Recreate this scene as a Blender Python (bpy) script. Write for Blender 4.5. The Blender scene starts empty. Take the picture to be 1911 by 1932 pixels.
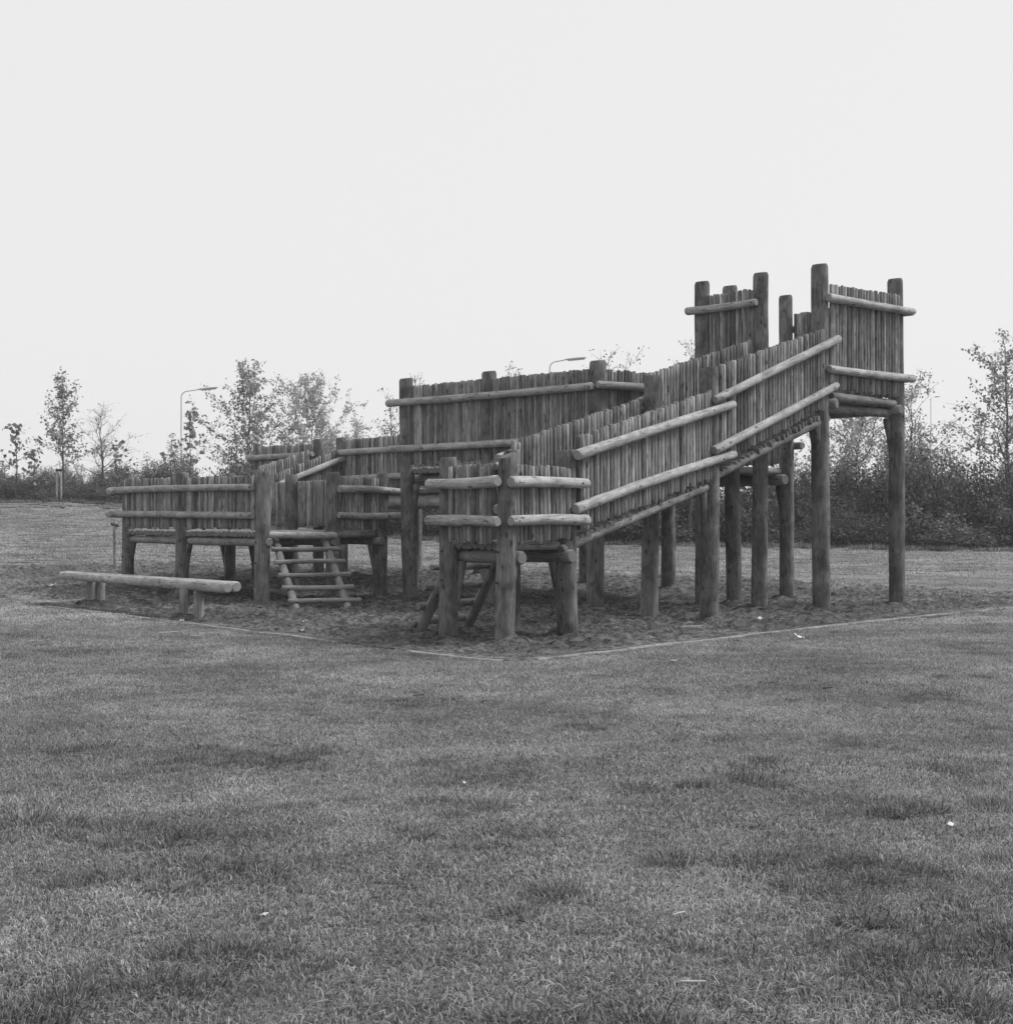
import bpy, math, random
import numpy as np
from mathutils import Vector, noise

# ------------------------------------------------------------------ camera, world, sun
S = bpy.context.scene
C = S.collection
R = math.radians
CAMH = 1.35
FPX = 2730.0                     # focal length in the working pixel unit (photo 1911 wide)
cam = bpy.data.cameras.new('camera')
cam.sensor_fit = 'HORIZONTAL'
cam.sensor_width = 36
cam.lens = 36 * FPX / 1911
cam.shift_y = 19 / 1911
cam.clip_end = 3000
camo = bpy.data.objects.new('camera', cam)
C.objects.link(camo)
camo.location = (0, 0, CAMH)
camo.rotation_euler = (R(90), 0, 0)
S.camera = camo

SUN_EL, SUN_AZ = R(46), R(80)   # azimuth measured clockwise from the view direction
w = bpy.data.worlds.new('World')
S.world = w
w.use_nodes = True
nt = w.node_tree
nt.nodes.clear()
out = nt.nodes.new('ShaderNodeOutputWorld')
bg = nt.nodes.new('ShaderNodeBackground')
sky = nt.nodes.new('ShaderNodeTexSky')
sky.sky_type = 'NISHITA'
sky.sun_disc = False
sky.sun_elevation = SUN_EL
sky.sun_rotation = SUN_AZ
sky.dust_density = 4
bw = nt.nodes.new('ShaderNodeRGBToBW')
mul = nt.nodes.new('ShaderNodeMath'); mul.operation = 'MULTIPLY'; mul.inputs[1].default_value = 0.10
add = nt.nodes.new('ShaderNodeMath'); add.operation = 'ADD'; add.inputs[1].default_value = 6.4
nt.links.new(sky.outputs[0], bw.inputs[0])
nt.links.new(bw.outputs[0], mul.inputs[0])
nt.links.new(mul.outputs[0], add.inputs[0])
nt.links.new(add.outputs[0], bg.inputs[0])
bg.inputs[1].default_value = 0.11
nt.links.new(bg.outputs[0], out.inputs[0])

sl = bpy.data.lights.new('sun', 'SUN')
sl.energy = 2.8
sl.angle = R(18)
sl.color = (1.0, 1.0, 1.0)
so = bpy.data.objects.new('sun', sl)
C.objects.link(so)
so.rotation_euler = Vector((-math.sin(SUN_AZ) * math.cos(SUN_EL), -math.cos(SUN_AZ) * math.cos(SUN_EL), -math.sin(SUN_EL))).to_track_quat('-Z', 'Y').to_euler()

S.view_settings.view_transform = 'Standard'
S.view_settings.look = 'None'
S.view_settings.exposure = 0.2
S.view_settings.gamma = 1
S.render.engine = 'CYCLES'
S.cycles.max_bounces = 6
S.cycles.diffuse_bounces = 3
S.cycles.volume_bounces = 1
S.cycles.transparent_max_bounces = 8

rnd = random.Random(7)
nrs = np.random.RandomState(11)

# ------------------------------------------------------------------ helpers
def sm(a, b, x):
    t = min(1.0, max(0.0, (x - a) / (b - a)))
    return t * t * (3 - 2 * t)

HX = [-900, 0, 215, 400, 780, 1100, 1911, 2900]
HZ = [64, 62, 62, 58, 50, 47, 45, 45]
HYB = [948, 947, 947, 975, 1018, 1026, 1040, 1044]
HG = [CAMH - (y - 985) / FPX * z for y, z in zip(HYB, HZ)]

def hedge_z(s):
    return float(np.interp(s * FPX + 955.5, HX, HZ))

def gh(x, y):
    """ground height: the lawn rises gently towards the hedge"""
    if y < 26:
        return 0.0
    s = x / y
    zh = hedge_z(s)
    g = float(np.interp(s * FPX + 955.5, HX, HG))
    t = min(1.0, (y - 26) / (zh - 26))
    return g * (t ** 1.35)

def at(px, z):
    """point at lateral picture column px, z metres away from the camera"""
    return ((px - 955.5) / FPX * z, z)

def lin(n):
    return n

class MB:
    def __init__(s):
        s.v = []; s.f = []; s.gc = []; s.tone = []; s.cap = []; s.n = 0
    def add(s, v, f, gc, tone, cap):
        s.v.extend(v); s.f.extend([tuple(i + s.n for i in q) for q in f])
        s.gc.extend(gc); s.tone.extend(tone); s.cap.extend(cap); s.n += len(v)
    def log(s, p0, p1, r0, r1=None, seg=10, rings=6, tone=None, wob=.5, cham=.18, bend=0.0, cut=None, e0=True, e1=True):
        """a round pole with chamfered sawn ends, taper, slight bend and lumps"""
        r1 = r0 if r1 is None else r1
        p0 = Vector(p0); p1 = Vector(p1)
        d = p1 - p0; L = d.length
        ax = d.normalized()
        up = Vector((0, 0, 1)) if abs(ax.z) < .9 else Vector((1, 0, 0))
        a = ax.cross(up).normalized(); b = ax.cross(a).normalized()
        tone = rnd.uniform(.0, 1) if tone is None else tone
        off = Vector((rnd.uniform(0, 50), rnd.uniform(0, 50), rnd.uniform(0, 50)))
        bd = a * rnd.uniform(-1, 1) * bend + b * rnd.uniform(-1, 1) * bend
        ts = [i / rings for i in range(rings + 1)]
        prof = []
        ch = min(.25 * L, r0 * .35)
        prof.append((0, 1 - cham, 1)); 
        for t in ts:
            tt = ch / L + t * (1 - 2 * ch / L)
            prof.append((tt, 1, 0))
        prof.append((1, 1 - cham, 1))
        V = []; G = []; T = []; K = []
        for k, (t, rs, cp) in enumerate(prof):
            c = p0 + d * t + bd * math.sin(math.pi * t)
            for j in range(seg):
                th = 2 * math.pi * j / seg
                rr = (r0 + (r1 - r0) * t) * rs
                nn = noise.noise(Vector((math.cos(th) * .8, math.sin(th) * .8, t * L * 1.6)) + off)
                rr *= 1 + .09 * wob * nn
                sh = 0
                if cut and t > .99: sh = cut * math.cos(th + 1.0)
                p = c + a * (math.cos(th) * rr) + b * (math.sin(th) * rr) + ax * sh * rr
                V.append(tuple(p)); G.append((math.cos(th) * rr + off.x, math.sin(th) * rr + off.y, t * L + off.z)); T.append(tone); K.append(0)
        F = []
        m = len(prof)
        for k in range(m - 1):
            for j in range(seg):
                j2 = (j + 1) % seg
                F.append((k * seg + j, k * seg + j2, (k + 1) * seg + j2, (k + 1) * seg + j))
        # sawn ends: own vertices so the end grain is separate
        for e, k, on in ((0, 0, e0), (1, m - 1, e1)):
            if not on: continue
            base = len(V)
            ring = V[k * seg:(k + 1) * seg]
            for j, q in enumerate(ring):
                V.append(q); G.append(((Vector(q) - (p0 if e == 0 else p1)).dot(a) , (Vector(q) - (p0 if e == 0 else p1)).dot(b), off.z)); T.append(tone); K.append(1)
            cc = sum((Vector(q) for q in ring), Vector()) / seg
            V.append(tuple(cc)); G.append((0, 0, off.z)); T.append(tone); K.append(1)
            for j in range(seg):
                j2 = (j + 1) % seg
                F.append((base + j2, base + j, base + seg) if e == 0 else (base + j, base + j2, base + seg))
        s.add(V, F, G, T, K)
    def build(s, name, mat, parent=None, smooth=True):
        me = bpy.data.meshes.new(name)
        me.from_pydata(s.v, [], s.f)
        n = len(s.v)
        at_ = me.attributes.new('gc', 'FLOAT_VECTOR', 'POINT'); at_.data.foreach_set('vector', np.array(s.gc, 'f').ravel())
        at_ = me.attributes.new('tone', 'FLOAT', 'POINT'); at_.data.foreach_set('value', np.array(s.tone, 'f'))
        at_ = me.attributes.new('cap', 'FLOAT', 'POINT'); at_.data.foreach_set('value', np.array(s.cap, 'f'))
        if smooth: me.shade_smooth()
        me.materials.append(mat)
        o = bpy.data.objects.new(name, me)
        C.objects.link(o)
        if parent: o.parent = parent
        return o

def raw(name, v, f, mat, parent=None, tone=None, smooth=False, link=True):
    me = bpy.data.meshes.new(name)
    v = np.asarray(v, 'f'); f = np.asarray(f, 'i')
    nv, nf, k = len(v), len(f), f.shape[1]
    me.vertices.add(nv); me.vertices.foreach_set('co', v.ravel())
    me.loops.add(nf * k); me.loops.foreach_set('vertex_index', f.ravel())
    me.polygons.add(nf); me.polygons.foreach_set('loop_start', np.arange(0, nf * k, k, dtype='i'))
    me.update(calc_edges=True)
    if tone is not None:
        a = me.attributes.new('tone', 'FLOAT', 'POINT'); a.data.foreach_set('value', np.asarray(tone, 'f'))
    if smooth: me.shade_smooth()
    me.materials.append(mat)
    o = bpy.data.objects.new(name, me)
    if link: C.objects.link(o)
    if parent: o.parent = parent
    return o

def tag(o, label=None, cat=None, group=None, kind=None):
    if label: o['label'] = label
    if cat: o['category'] = cat
    if group: o['group'] = group
    if kind: o['kind'] = kind
    return o

def empty(name, loc):
    o = bpy.data.objects.new(name, None)
    o.location = loc
    o.empty_display_size = .2
    C.objects.link(o)
    return o

# ------------------------------------------------------------------ materials
class NT:
    def __init__(s, name):
        s.m = bpy.data.materials.new(name); s.m.use_nodes = True
        s.t = s.m.node_tree; s.t.nodes.clear()
        s.out = s.n('ShaderNodeOutputMaterial')
    def n(s, ty, **k):
        nd = s.t.nodes.new(ty)
        for a, b in k.items(): setattr(nd, a, b)
        return nd
    def l(s, a, b): s.t.links.new(a, b)
    def noise(s, vec, scale, detail=4, rough=.6, dist=0):
        nd = s.n('ShaderNodeTexNoise'); nd.inputs['Scale'].default_value = scale
        nd.inputs['Detail'].default_value = detail; nd.inputs['Roughness'].default_value = rough
        nd.inputs['Distortion'].default_value = dist
        if vec: s.l(vec, nd.inputs['Vector'])
        return nd.outputs['Fac']
    def map(s, x, a, b, c, d, clamp=True):
        nd = s.n('ShaderNodeMapRange'); nd.clamp = clamp
        for i, v in zip((1, 2, 3, 4), (a, b, c, d)): nd.inputs[i].default_value = v
        s.l(x, nd.inputs[0]); return nd.outputs[0]
    def math(s, op, a, b=None):
        nd = s.n('ShaderNodeMath', operation=op)
        for i, x in enumerate((a, b)):
            if x is None: continue
            if isinstance(x, (int, float)): nd.inputs[i].default_value = x
            else: s.l(x, nd.inputs[i])
        return nd.outputs[0]
    def vscale(s, vec, sc):
        nd = s.n('ShaderNodeMapping'); nd.inputs['Scale'].default_value = sc
        s.l(vec, nd.inputs['Vector']); return nd.outputs[0]
    def attr(s, name, o='Fac'):
        return s.n('ShaderNodeAttribute', attribute_name=name).outputs[o]
    def mixf(s, f, a, b):
        nd = s.n('ShaderNodeMix', data_type='FLOAT')
        for i, x in ((0, f), (2, a), (3, b)):
            if isinstance(x, (int, float)): nd.inputs[i].default_value = x
            else: s.l(x, nd.inputs[i])
        return nd.outputs[0]
    def bump(s, h, strength, dist):
        nd = s.n('ShaderNodeBump'); nd.inputs['Strength'].default_value = strength; nd.inputs['Distance'].default_value = dist
        s.l(h, nd.inputs['Height']); return nd.outputs[0]
    def bsdf(s, col, rough=.85, spec=.2, normal=None, trans=0):
        p = s.n('ShaderNodeBsdfPrincipled')
        if isinstance(col, (int, float)): p.inputs['Base Color'].default_value = (col, col, col, 1)
        else: s.l(col, p.inputs['Base Color'])
        p.inputs['Roughness'].default_value = rough
        p.inputs['Specular IOR Level'].default_value = spec
        if normal: s.l(normal, p.inputs['Normal'])
        if trans:
            t = s.n('ShaderNodeBsdfTranslucent'); mx = s.n('ShaderNodeMixShader'); mx.inputs[0].default_value = trans
            if isinstance(col, (int, float)): t.inputs[0].default_value = (col, col, col, 1)
            else: s.l(col, t.inputs[0])
            s.l(p.outputs[0], mx.inputs[1]); s.l(t.outputs[0], mx.inputs[2]); s.l(mx.outputs[0], s.out.inputs[0])
        else: s.l(p.outputs[0], s.out.inputs[0])
        return s.m

def wood(name, lo, hi, tonev=.35, patch=.45):
    m = NT(name)
    gc = m.attr('gc', 'Vector')
    streak = m.noise(m.vscale(gc, (30, 30, 2.2)), 1.6, 6, .65, .3)
    fine = m.noise(m.vscale(gc, (120, 120, 14)), 1.5, 4, .7)
    big = m.noise(m.vscale(gc, (3.0, 3.0, 1.8)), 1.3, 5, .62, .6)
    mott = m.noise(m.vscale(gc, (14, 14, 7)), 1.2, 5, .7, .5)
    tone = m.attr('tone')
    k = m.map(streak, .28, .72, 0, 1)
    v = m.mixf(k, lo, hi)
    v = m.math('MULTIPLY', v, m.map(tone, 0, 1, 1 - tonev, 1 + tonev))
    v = m.math('MULTIPLY', v, m.map(big, .36, .62, 1 - patch, 1.12))
    v = m.math('MULTIPLY', v, m.map(mott, .25, .75, .72, 1.25))
    v = m.math('MULTIPLY', v, m.map(fine, .2, .8, .8, 1.2))
    # knots
    vo = m.n('ShaderNodeTexVoronoi', feature='F1'); vo.inputs['Scale'].default_value = 1
    m.l(m.vscale(gc, (9, 9, 4.2)), vo.inputs['Vector'])
    kn = m.map(vo.outputs['Distance'], .10, .20, .35, 1)
    v = m.math('MULTIPLY', v, kn)
    cr = m.noise(m.vscale(gc, (34, 34, .9)), 1.0, 3, .5, .2)
    cm = m.math('ABSOLUTE', m.math('SUBTRACT', cr, .5))
    ckm = m.map(m.noise(m.vscale(gc, (4, 4, 2.5)), 1, 2), .48, .56, 0, 1)
    crack = m.mixf(ckm, 1.0, m.map(cm, .004, .020, .22, 1))
    v = m.math('MULTIPLY', v, crack)
    # end grain rings
    ln = m.n('ShaderNodeVectorMath', operation='LENGTH')
    sx = m.n('ShaderNodeSeparateXYZ'); m.l(gc, sx.inputs[0])
    cx = m.n('ShaderNodeCombineXYZ'); m.l(sx.outputs[0], cx.inputs[0]); m.l(sx.outputs[1], cx.inputs[1])
    m.l(cx.outputs[0], ln.inputs[0])
    ring = m.math('SINE', m.math('MULTIPLY', m.math('ADD', ln.outputs['Value'], m.math('MULTIPLY', mott, .02)), 620))
    endv = m.math('MULTIPLY', m.map(ring, -1, 1, lo * .75, hi * .85), m.map(mott, .25, .75, .75, 1.2))
    v = m.mixf(m.attr('cap'), v, endv)
    h = m.math('ADD', m.math('ADD', m.math('MULTIPLY', streak, .6), m.math('MULTIPLY', fine, .25)), m.math('MULTIPLY', crack, .6))
    return m.bsdf(v, .82, .25, m.bump(h, .55, .006))

M = {}
M['post'] = wood('weathered_post_wood', .085, .215, .20, .55)
M['rail'] = wood('peeled_rail_wood', .21, .43, .16, .28)
M['ladder'] = wood('ladder_pole_wood', .15, .28, .15, .3)
M['picket'] = wood('picket_wood', .09, .36, .55, .34)
M['ramp_deck'] = wood('ramp_log_wood', .09, .16, .30, .30)
M['deck'] = wood('deck_log_wood', .15, .26, .30, .30)
m = NT('bolt_iron'); M['bolt'] = m.bsdf(.025, .6, .3)
m = NT('sand')
geo = m.n('ShaderNodeNewGeometry').outputs['Position']
a = m.noise(geo, 2.2, 6, .65); b = m.noise(geo, 28, 5, .7); c = m.noise(geo, .35, 3, .5); d2 = m.noise(geo, 110, 3, .7)
cl = m.noise(m.vscale(geo, (8, 11, 8)), 1, 5, .72, .5)
v = m.map(a, .3, .7, .115, .215)
v = m.math('MULTIPLY', v, m.map(cl, .42, .58, .42, 1.25))
v = m.math('MULTIPLY', v, m.map(b, .3, .7, .5, 1.5))
v = m.math('MULTIPLY', v, m.map(c, .35, .65, .85, 1.2))
v = m.math('MULTIPLY', v, m.map(d2, .25, .75, .8, 1.2))
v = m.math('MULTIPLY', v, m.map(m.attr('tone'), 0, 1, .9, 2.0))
M['sand'] = m.bsdf(v, .95, .1, m.bump(m.math('ADD', b, m.math('MULTIPLY', d2, .4)), 1.0, .05))
m = NT('lawn_soil')
geo = m.n('ShaderNodeNewGeometry').outputs['Position']
a = m.noise(geo, .5, 5, .6); b = m.noise(geo, 22, 5, .75); c = m.noise(m.vscale(geo, (.25, .9, .25)), 1, 4, .6); d2 = m.noise(geo, 90, 3, .8)
v = m.map(a, .35, .65, .085, .15)
v = m.math('MULTIPLY', v, m.map(b, .3, .7, .6, 1.35))
v = m.math('MULTIPLY', v, m.map(c, .35, .65, .82, 1.2))
v = m.math('MULTIPLY', v, m.map(d2, .3, .7, .75, 1.25))
M['lawn'] = m.bsdf(v, .95, .05, m.bump(b, .7, .03))
def leafmat(name, lo, hi, trans=.35):
    m = NT(name)
    v = m.map(m.attr('tone'), 0, 1, lo, hi)
    return m.bsdf(v, .6, .25, None, trans)
M['hedge_leaf'] = leafmat('hedge_leaves', .035, .26)
M['airy_leaf'] = leafmat('tall_shrub_leaves', .10, .5)
M['tree_leaf'] = leafmat('tree_leaves', .12, .46)
M['hazed_leaf'] = leafmat('hazed_tree_leaves', .22, .55)  # distance haze over these trees is put into the paler leaf colour
m = NT('bark'); v = m.map(m.noise(m.n('ShaderNodeNewGeometry').outputs['Position'], 14, 4), .3, .7, .05, .11); M['bark'] = m.bsdf(v, .9, .1)
m = NT('pale_stake_wood'); v = m.map(m.noise(m.n('ShaderNodeNewGeometry').outputs['Position'], 9, 4), .3, .7, .30, .5); M['stake'] = m.bsdf(v, .8, .2)
m = NT('grass_blades')
geo = m.n('ShaderNodeNewGeometry').outputs['Position']
big = m.noise(geo, .55, 4, .6); mid = m.noise(geo, 2.6, 4, .65)
v = m.map(m.attr('tone'), 0, 1, .065, .53)
v = m.math('MULTIPLY', v, m.map(big, .35, .65, .72, 1.28))
v = m.math('MULTIPLY', v, m.map(mid, .3, .7, .78, 1.2))
M['grass'] = m.bsdf(v, .65, .2, None, .35)
m = NT('kerb_concrete'); v = m.map(m.noise(m.n('ShaderNodeNewGeometry').outputs['Position'], 12, 5, .7), .35, .65, .12, .32); M['kerb'] = m.bsdf(v, .9, .1)
m = NT('paper'); v = m.map(m.noise(m.n('ShaderNodeNewGeometry').outputs['Position'], 30, 3), .3, .7, .42, .68); M['paper'] = m.bsdf(v, .8, .1)
m = NT('lamp_steel'); M['steel'] = m.bsdf(m.map(m.noise(m.n('ShaderNodeNewGeometry').outputs['Position'], 3, 3), .3, .7, .5, .6), .5, .4)
m = NT('lamp_glass'); M['lens'] = m.bsdf(.5, .2, .5)

# ------------------------------------------------------------------ ground, sand, kerb
PIT = [at(90, 23.04), at(300, 19.85), at(510, 17.4), at(640, 16.15), at(770, 15.05), at(870, 14.25), at(940, 13.98), at(1010, 14.1), at(1090, 14.6),
       at(1300, 16.2), at(1520, 18.25), at(1720, 20.4), at(1911, 22.75), (11.5, 26.3), (12.6, 27.4), (11.2, 28.0), at(1911, 27.3), at(1700, 29.5), at(1400, 32.6), (2.2, 34.8),
       (-1.5, 36.2), (-5.5, 36.4), (-9, 36.0), (-12.8, 34.6), (-12.6, 31.0), (-9.7, 27.3)]
PA = np.array(PIT)
def pit_sd(X, Y):
    """signed distance to the pit outline, positive inside"""
    X = np.asarray(X, float); Y = np.asarray(Y, float)
    d = np.full(X.shape, 1e9); ins = np.zeros(X.shape, bool)
    n = len(PA)
    for i in range(n):
        x0, y0 = PA[i]; x1, y1 = PA[(i + 1) % n]
        dx, dy = x1 - x0, y1 - y0
        t = np.clip(((X - x0) * dx + (Y - y0) * dy) / (dx * dx + dy * dy), 0, 1)
        d = np.minimum(d, np.hypot(X - x0 - t * dx, Y - y0 - t * dy))
        c = ((y0 > Y) != (y1 > Y)) & (X < (x1 - x0) * (Y - y0) / (y1 - y0 + 1e-12) + x0)
        ins ^= c
    return np.where(ins, d, -d)

def bumps(x, y):
    """small unevenness of the lawn"""
    k = 1 - sm(22, 34, y)
    if k <= 0 or y < 1: return 0
    return k * (.020 * noise.noise(Vector((x * 1.3, y * 1.3, 3))) + .016 * noise.noise(Vector((x * 3.7, y * 3.7, 9))))

def axis(a, b, step, far, lo, n=14):
    mid = list(np.arange(a, b + step / 2, step))
    k = [(i / n) ** 2.2 for i in range(1, n + 1)]
    return [a - lo * t for t in k[::-1]] + mid + [b + far * t for t in k]
xs = axis(-16, 18, .2, 290, 290); ys = axis(2, 40, .2, 270, 310)
GX, GY = np.meshgrid(xs, ys)
sd = pit_sd(GX, GY)
GZ = np.zeros(GX.shape)
for i in range(GX.shape[0]):
    for j in range(GX.shape[1]):
        x, y = GX[i, j], GY[i, j]
        z = gh(x, y) + bumps(x, y) * sm(0, .5, -sd[i, j])
        if sd[i, j] > 0: z -= .16 * sm(0.0, .6, sd[i, j])
        GZ[i, j] = z
def gridfaces(h, w_):
    idx = np.arange(h * w_).reshape(h, w_)
    return np.stack([idx[:-1, :-1], idx[:-1, 1:], idx[1:, 1:], idx[1:, :-1]], -1).reshape(-1, 4)
g = raw('ground', np.stack([GX, GY, GZ], -1).reshape(-1, 3), gridfaces(*GX.shape), M['lawn'], smooth=True)
tag(g, kind='structure')

posts_xy = []     # filled below, the sand heaps up around posts
def sand_h(x, y, s):
    a = noise.noise(Vector((x * 1.1, y * 1.1, 1)))
    b = noise.noise(Vector((x * 3.4, y * 4.4, 5)))
    c = abs(noise.noise(Vector((x * 7.5, y * 8.5, 8))))
    e = noise.noise(Vector((x * 17, y * 17, 2)))
    k = sm(0.0, .6, s)
    d_ = 1 - abs(noise.noise(Vector((x * 2.6 + 9, y * 3.6, 4)))) * 2
    f = noise.noise(Vector((x * 6, y * 7, 14)))
    g_ = noise.noise(Vector((x * 11, y * 13, 21)))
    return k * (.04 * a + .075 * b - .095 * c + .040 * e + .025 * max(0, d_) ** 2 + .05 * max(0, f) + .035 * max(0, g_))

# ------------------------------------------------------------------ the timber climbing castle
# posts: name -> (picture column at the base, distance, top height, radius, lean of the top in px)
P = {
 'p1': (846, 16.75, 2.10, .108, 0), 'p2': (950, 16.0, 2.09, .110, 8), 'p3': (1071, 16.9, 2.19, .122, -4), 'p4': (966, 17.65, 2.23, .105, 0),
 'q': (1338, 19.8, 3.47, .128, 0), 'qb': (1224, 20.3, 3.41, .120, 6),
 's': (1550, 21.94, 5.26, .133, -4), 'sb': (1432, 22.4, 5.21, .122, 3), 'r': (1692, 23.3, 5.27, .126, -4),
 'u': (1326, 23.1, 5.19, .122, -2), 'v': (1385, 23.7, 5.22, .125, -8), 't': (1484, 25.2, 5.30, .122, -2),
 'w1': (773.6, 25.07, 3.84, .125, -8), 'w2': (923, 23.5, 3.80, .125, 0), 'w3': (1123, 21.75, 3.78, .130, 5),
 'b1': (1103, 29.6, 3.80, .12, 0), 'b2': (1260, 27.9, 3.60, .135, 0),
 'l1': (239.5, 28.3, 2.31, .118, 3), 'l2': (343, 26.1, 2.24, .122, 1), 'l3': (493.6, 23.6, 2.18, .124, 4), 'l4': (629, 24.6, 2.20, .12, -1), 'l5': (717.5, 25.4, 2.21, .118, 4),
 'm1': (551, 28.1, 2.27, .125, -1), 'n2': (487, 29.3, 2.41, .12, 0), 'n1': (433, 30.3, 2.37, .118, 0),
 'k1': (645, 30.2, 3.12, .118, -1), 'k2': (600, 30.8, 3.12, .112, 0), 'j': (488, 32.3, 3.10, .11, -1),
 'e1': (779, 29.0, 3.05, .115, 0), 'e3': (925, 27.3, 3.05, .115, 0),
 'd1': (787, 34.6, 3.0, .115, 0), 'd2': (875, 33.6, 3.0, .115, 0), 'd3': (903, 32.4, 3.0, .115, 0),
}
castle = empty('climbing_castle', (at(950, 20)[0], 20, 0))
tag(castle, 'large weathered timber climbing castle with a ramp, picket walls and tall lookout tower on sand', 'climbing frame')
PP = {}
def part(mb, name, mat, parent=None, label=None):
    o = mb.build(name, mat)
    o.parent = castle if parent is None else parent
    o.matrix_parent_inverse = (castle if parent is None else parent).matrix_world.inverted() if parent is None else parent.matrix_parent_inverse.copy()
    if label: o['label'] = label
    return o
bpy.context.view_layer.update()
cinv = castle.matrix_world.inverted()
def cpart(mb, name, mat, label=None):
    o = mb.build(name, mat, castle); o.matrix_parent_inverse = cinv
    if label: o['label'] = label
    return o
def csub(mb, name, mat, parent):
    o = mb.build(name, mat, parent)      # the parent sits at the origin of its own frame
    return o
for k, (px, z, top, r, lean) in P.items():
    x, y = at(px, z)
    tx = at(px + lean, z)[0]
    g0 = gh(x, y)
    PP[k] = Vector((x, y, 0))
    posts_xy.append((x, y, r))
    mb = MB()
    mb.log((x - (tx - x) * .1, y, g0 - .25), (tx, y, top), r * 1.04, r * .97, seg=28, rings=22, wob=.75, cham=.14, bend=.012, tone=rnd.uniform(.3, .8), cut=(.45 if k == 'p2' else .1))
    o = cpart(mb, 'post', M['post'])
    # bolt heads on the post
    for hz in ((1.02, .68) if top < 3 else (2.1, 1.7) if top < 4.5 else (3.05, 2.62)):
        a = rnd.choice((-.35, -.25, .3))
        bx = x + math.sin(a * 2) * r * .98; by = y - math.cos(a * 2) * r * .98
        bm_ = MB()
        bm_.log((bx, by + .02, hz), (bx + math.sin(a * 2) * .012, by - .012, hz), .014, seg=8, rings=1, wob=0)
        csub(bm_, 'bolt', M['bolt'], o)

def lerp(a, b, t): return a + (b - a) * t
def wall(a, b, top, bot, rails, side, skip=(), gaps=(), ea=(.105, .105), prad=.0325, sp=(1.09, 1.21)):
    """picket panel between posts a and b; top/bot = heights at a and b;
    rails = list of (height at a, height at b, overhang a, overhang b); side=+1 rails lie to the right of a->b"""
    A = a if isinstance(a, Vector) else PP[a]; B = b if isinstance(b, Vector) else PP[b]
    d = (B - A); L = d.length; u = d.normalized(); n = Vector((u.y, -u.x, 0)) * side
    pr = .118
    mb = MB()
    s = ea[0]; 
    off = n * (pr - prad - .012)
    while s < L - ea[1]:
        t = s / L
        r_ = prad * rnd.uniform(.80, 1.12)
        s2 = s + r_
        ok = all(abs(s2 - q) > .108 for q in skip) and all(not (g0 < s2 < g1) for g0, g1 in gaps)
        if ok:
            c = A + u * s2 + off
            ht = lerp(top[0], top[1], s2 / L) + rnd.uniform(-.011, .011) - (.03 if rnd.random() < .05 else 0)
            hb = lerp(bot[0], bot[1], s2 / L) + rnd.uniform(-.035, .02)
            j = Vector((rnd.uniform(-.008, .008), rnd.uniform(-.006, .006), 0))
            mb.log((c.x, c.y, hb), (c.x + j.x, c.y + j.y, ht), r_ * rnd.uniform(.98, 1.06), r_ * .95, seg=12, rings=8, wob=1.3, cham=.34, bend=.006)
        s += 2 * r_ * rnd.uniform(*sp)
    cpart(mb, 'picket_panel', M['picket'])
    for (h0, h1, o0, o1) in rails:
        rr = .062
        mb = MB()
        slope = (h1 - h0) / L
        p0 = A - u * o0 + n * (pr + rr - .012); p1 = B + u * o1 + n * (pr + rr - .012)
        p0 = Vector((p0.x, p0.y, h0 - slope * o0)); p1 = Vector((p1.x, p1.y, h1 + slope * o1))
        flip = rnd.random() < .5
        mb.log(p0, p1, rr * (1.06 if flip else .95), rr * (.94 if flip else 1.05), seg=20, rings=16, wob=.9, cham=.16, bend=.018, tone=rnd.uniform(.4, .9))
        ro = cpart(mb, 'rail', M['rail'])
        for q in ([A, B] + [A + u * k_ for k_ in skip]):
            t = (q - A).dot(u) / L
            c = A + u * (t * L) + n * (pr + 2 * rr - .014)
            hz = lerp(h0, h1, t)
            bb = MB(); bb.log((c.x - n.x * .02, c.y - n.y * .02, hz), (c.x + n.x * .004, c.y + n.y * .004, hz), .013, seg=10, rings=1, wob=0)
            csub(bb, 'bolt', M['bolt'], ro)

def deck(c0, c1, c2, c3, h0, h1, r=.052, beams=(.06, .94), beam_r=.078, name='deck', over=0.0, beam_drop=.0, nb=None, mat='deck'):
    """logs laid side by side; c0->c1 and c3->c2 are the long edges along which logs are stepped; every log runs from edge c0c1 to c3c2"""
    c0, c1, c2, c3 = [PP[q] if isinstance(q, str) else q for q in (c0, c1, c2, c3)]
    L = max((c1 - c0).length, (c2 - c3).length)
    n = int(L / (2 * r * 1.02))
    mb = MB()
    for i in range(n):
        t = (i + .5) / n
        a = c0.lerp(c1, t); b = c3.lerp(c2, t)
        h = lerp(h0, h1, t) - r + rnd.uniform(-.008, .008)
        dd = (b - a).normalized() * (over + rnd.uniform(-.02, .02))
        mb.log((a.x - dd.x, a.y - dd.y, h), (b.x + dd.x, b.y + dd.y, h), r * rnd.uniform(.92, 1.06), seg=10, rings=4, wob=1)
    cpart(mb, name, M[mat])
    for bt in beams:
        a = c0.lerp(c3, bt); b = c1.lerp(c2, bt)
        d = (b - a).normalized() * .16
        mb = MB()
        mb.log((a.x - d.x, a.y - d.y, h0 - 2 * r - beam_r - beam_drop), (b.x + d.x, b.y + d.y, h1 - 2 * r - beam_r - beam_drop), beam_r, seg=16, rings=8, wob=.7, bend=.012)
        cpart(mb, 'beam', M['post'] if mat == 'ramp_deck' else M['deck'])

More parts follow.
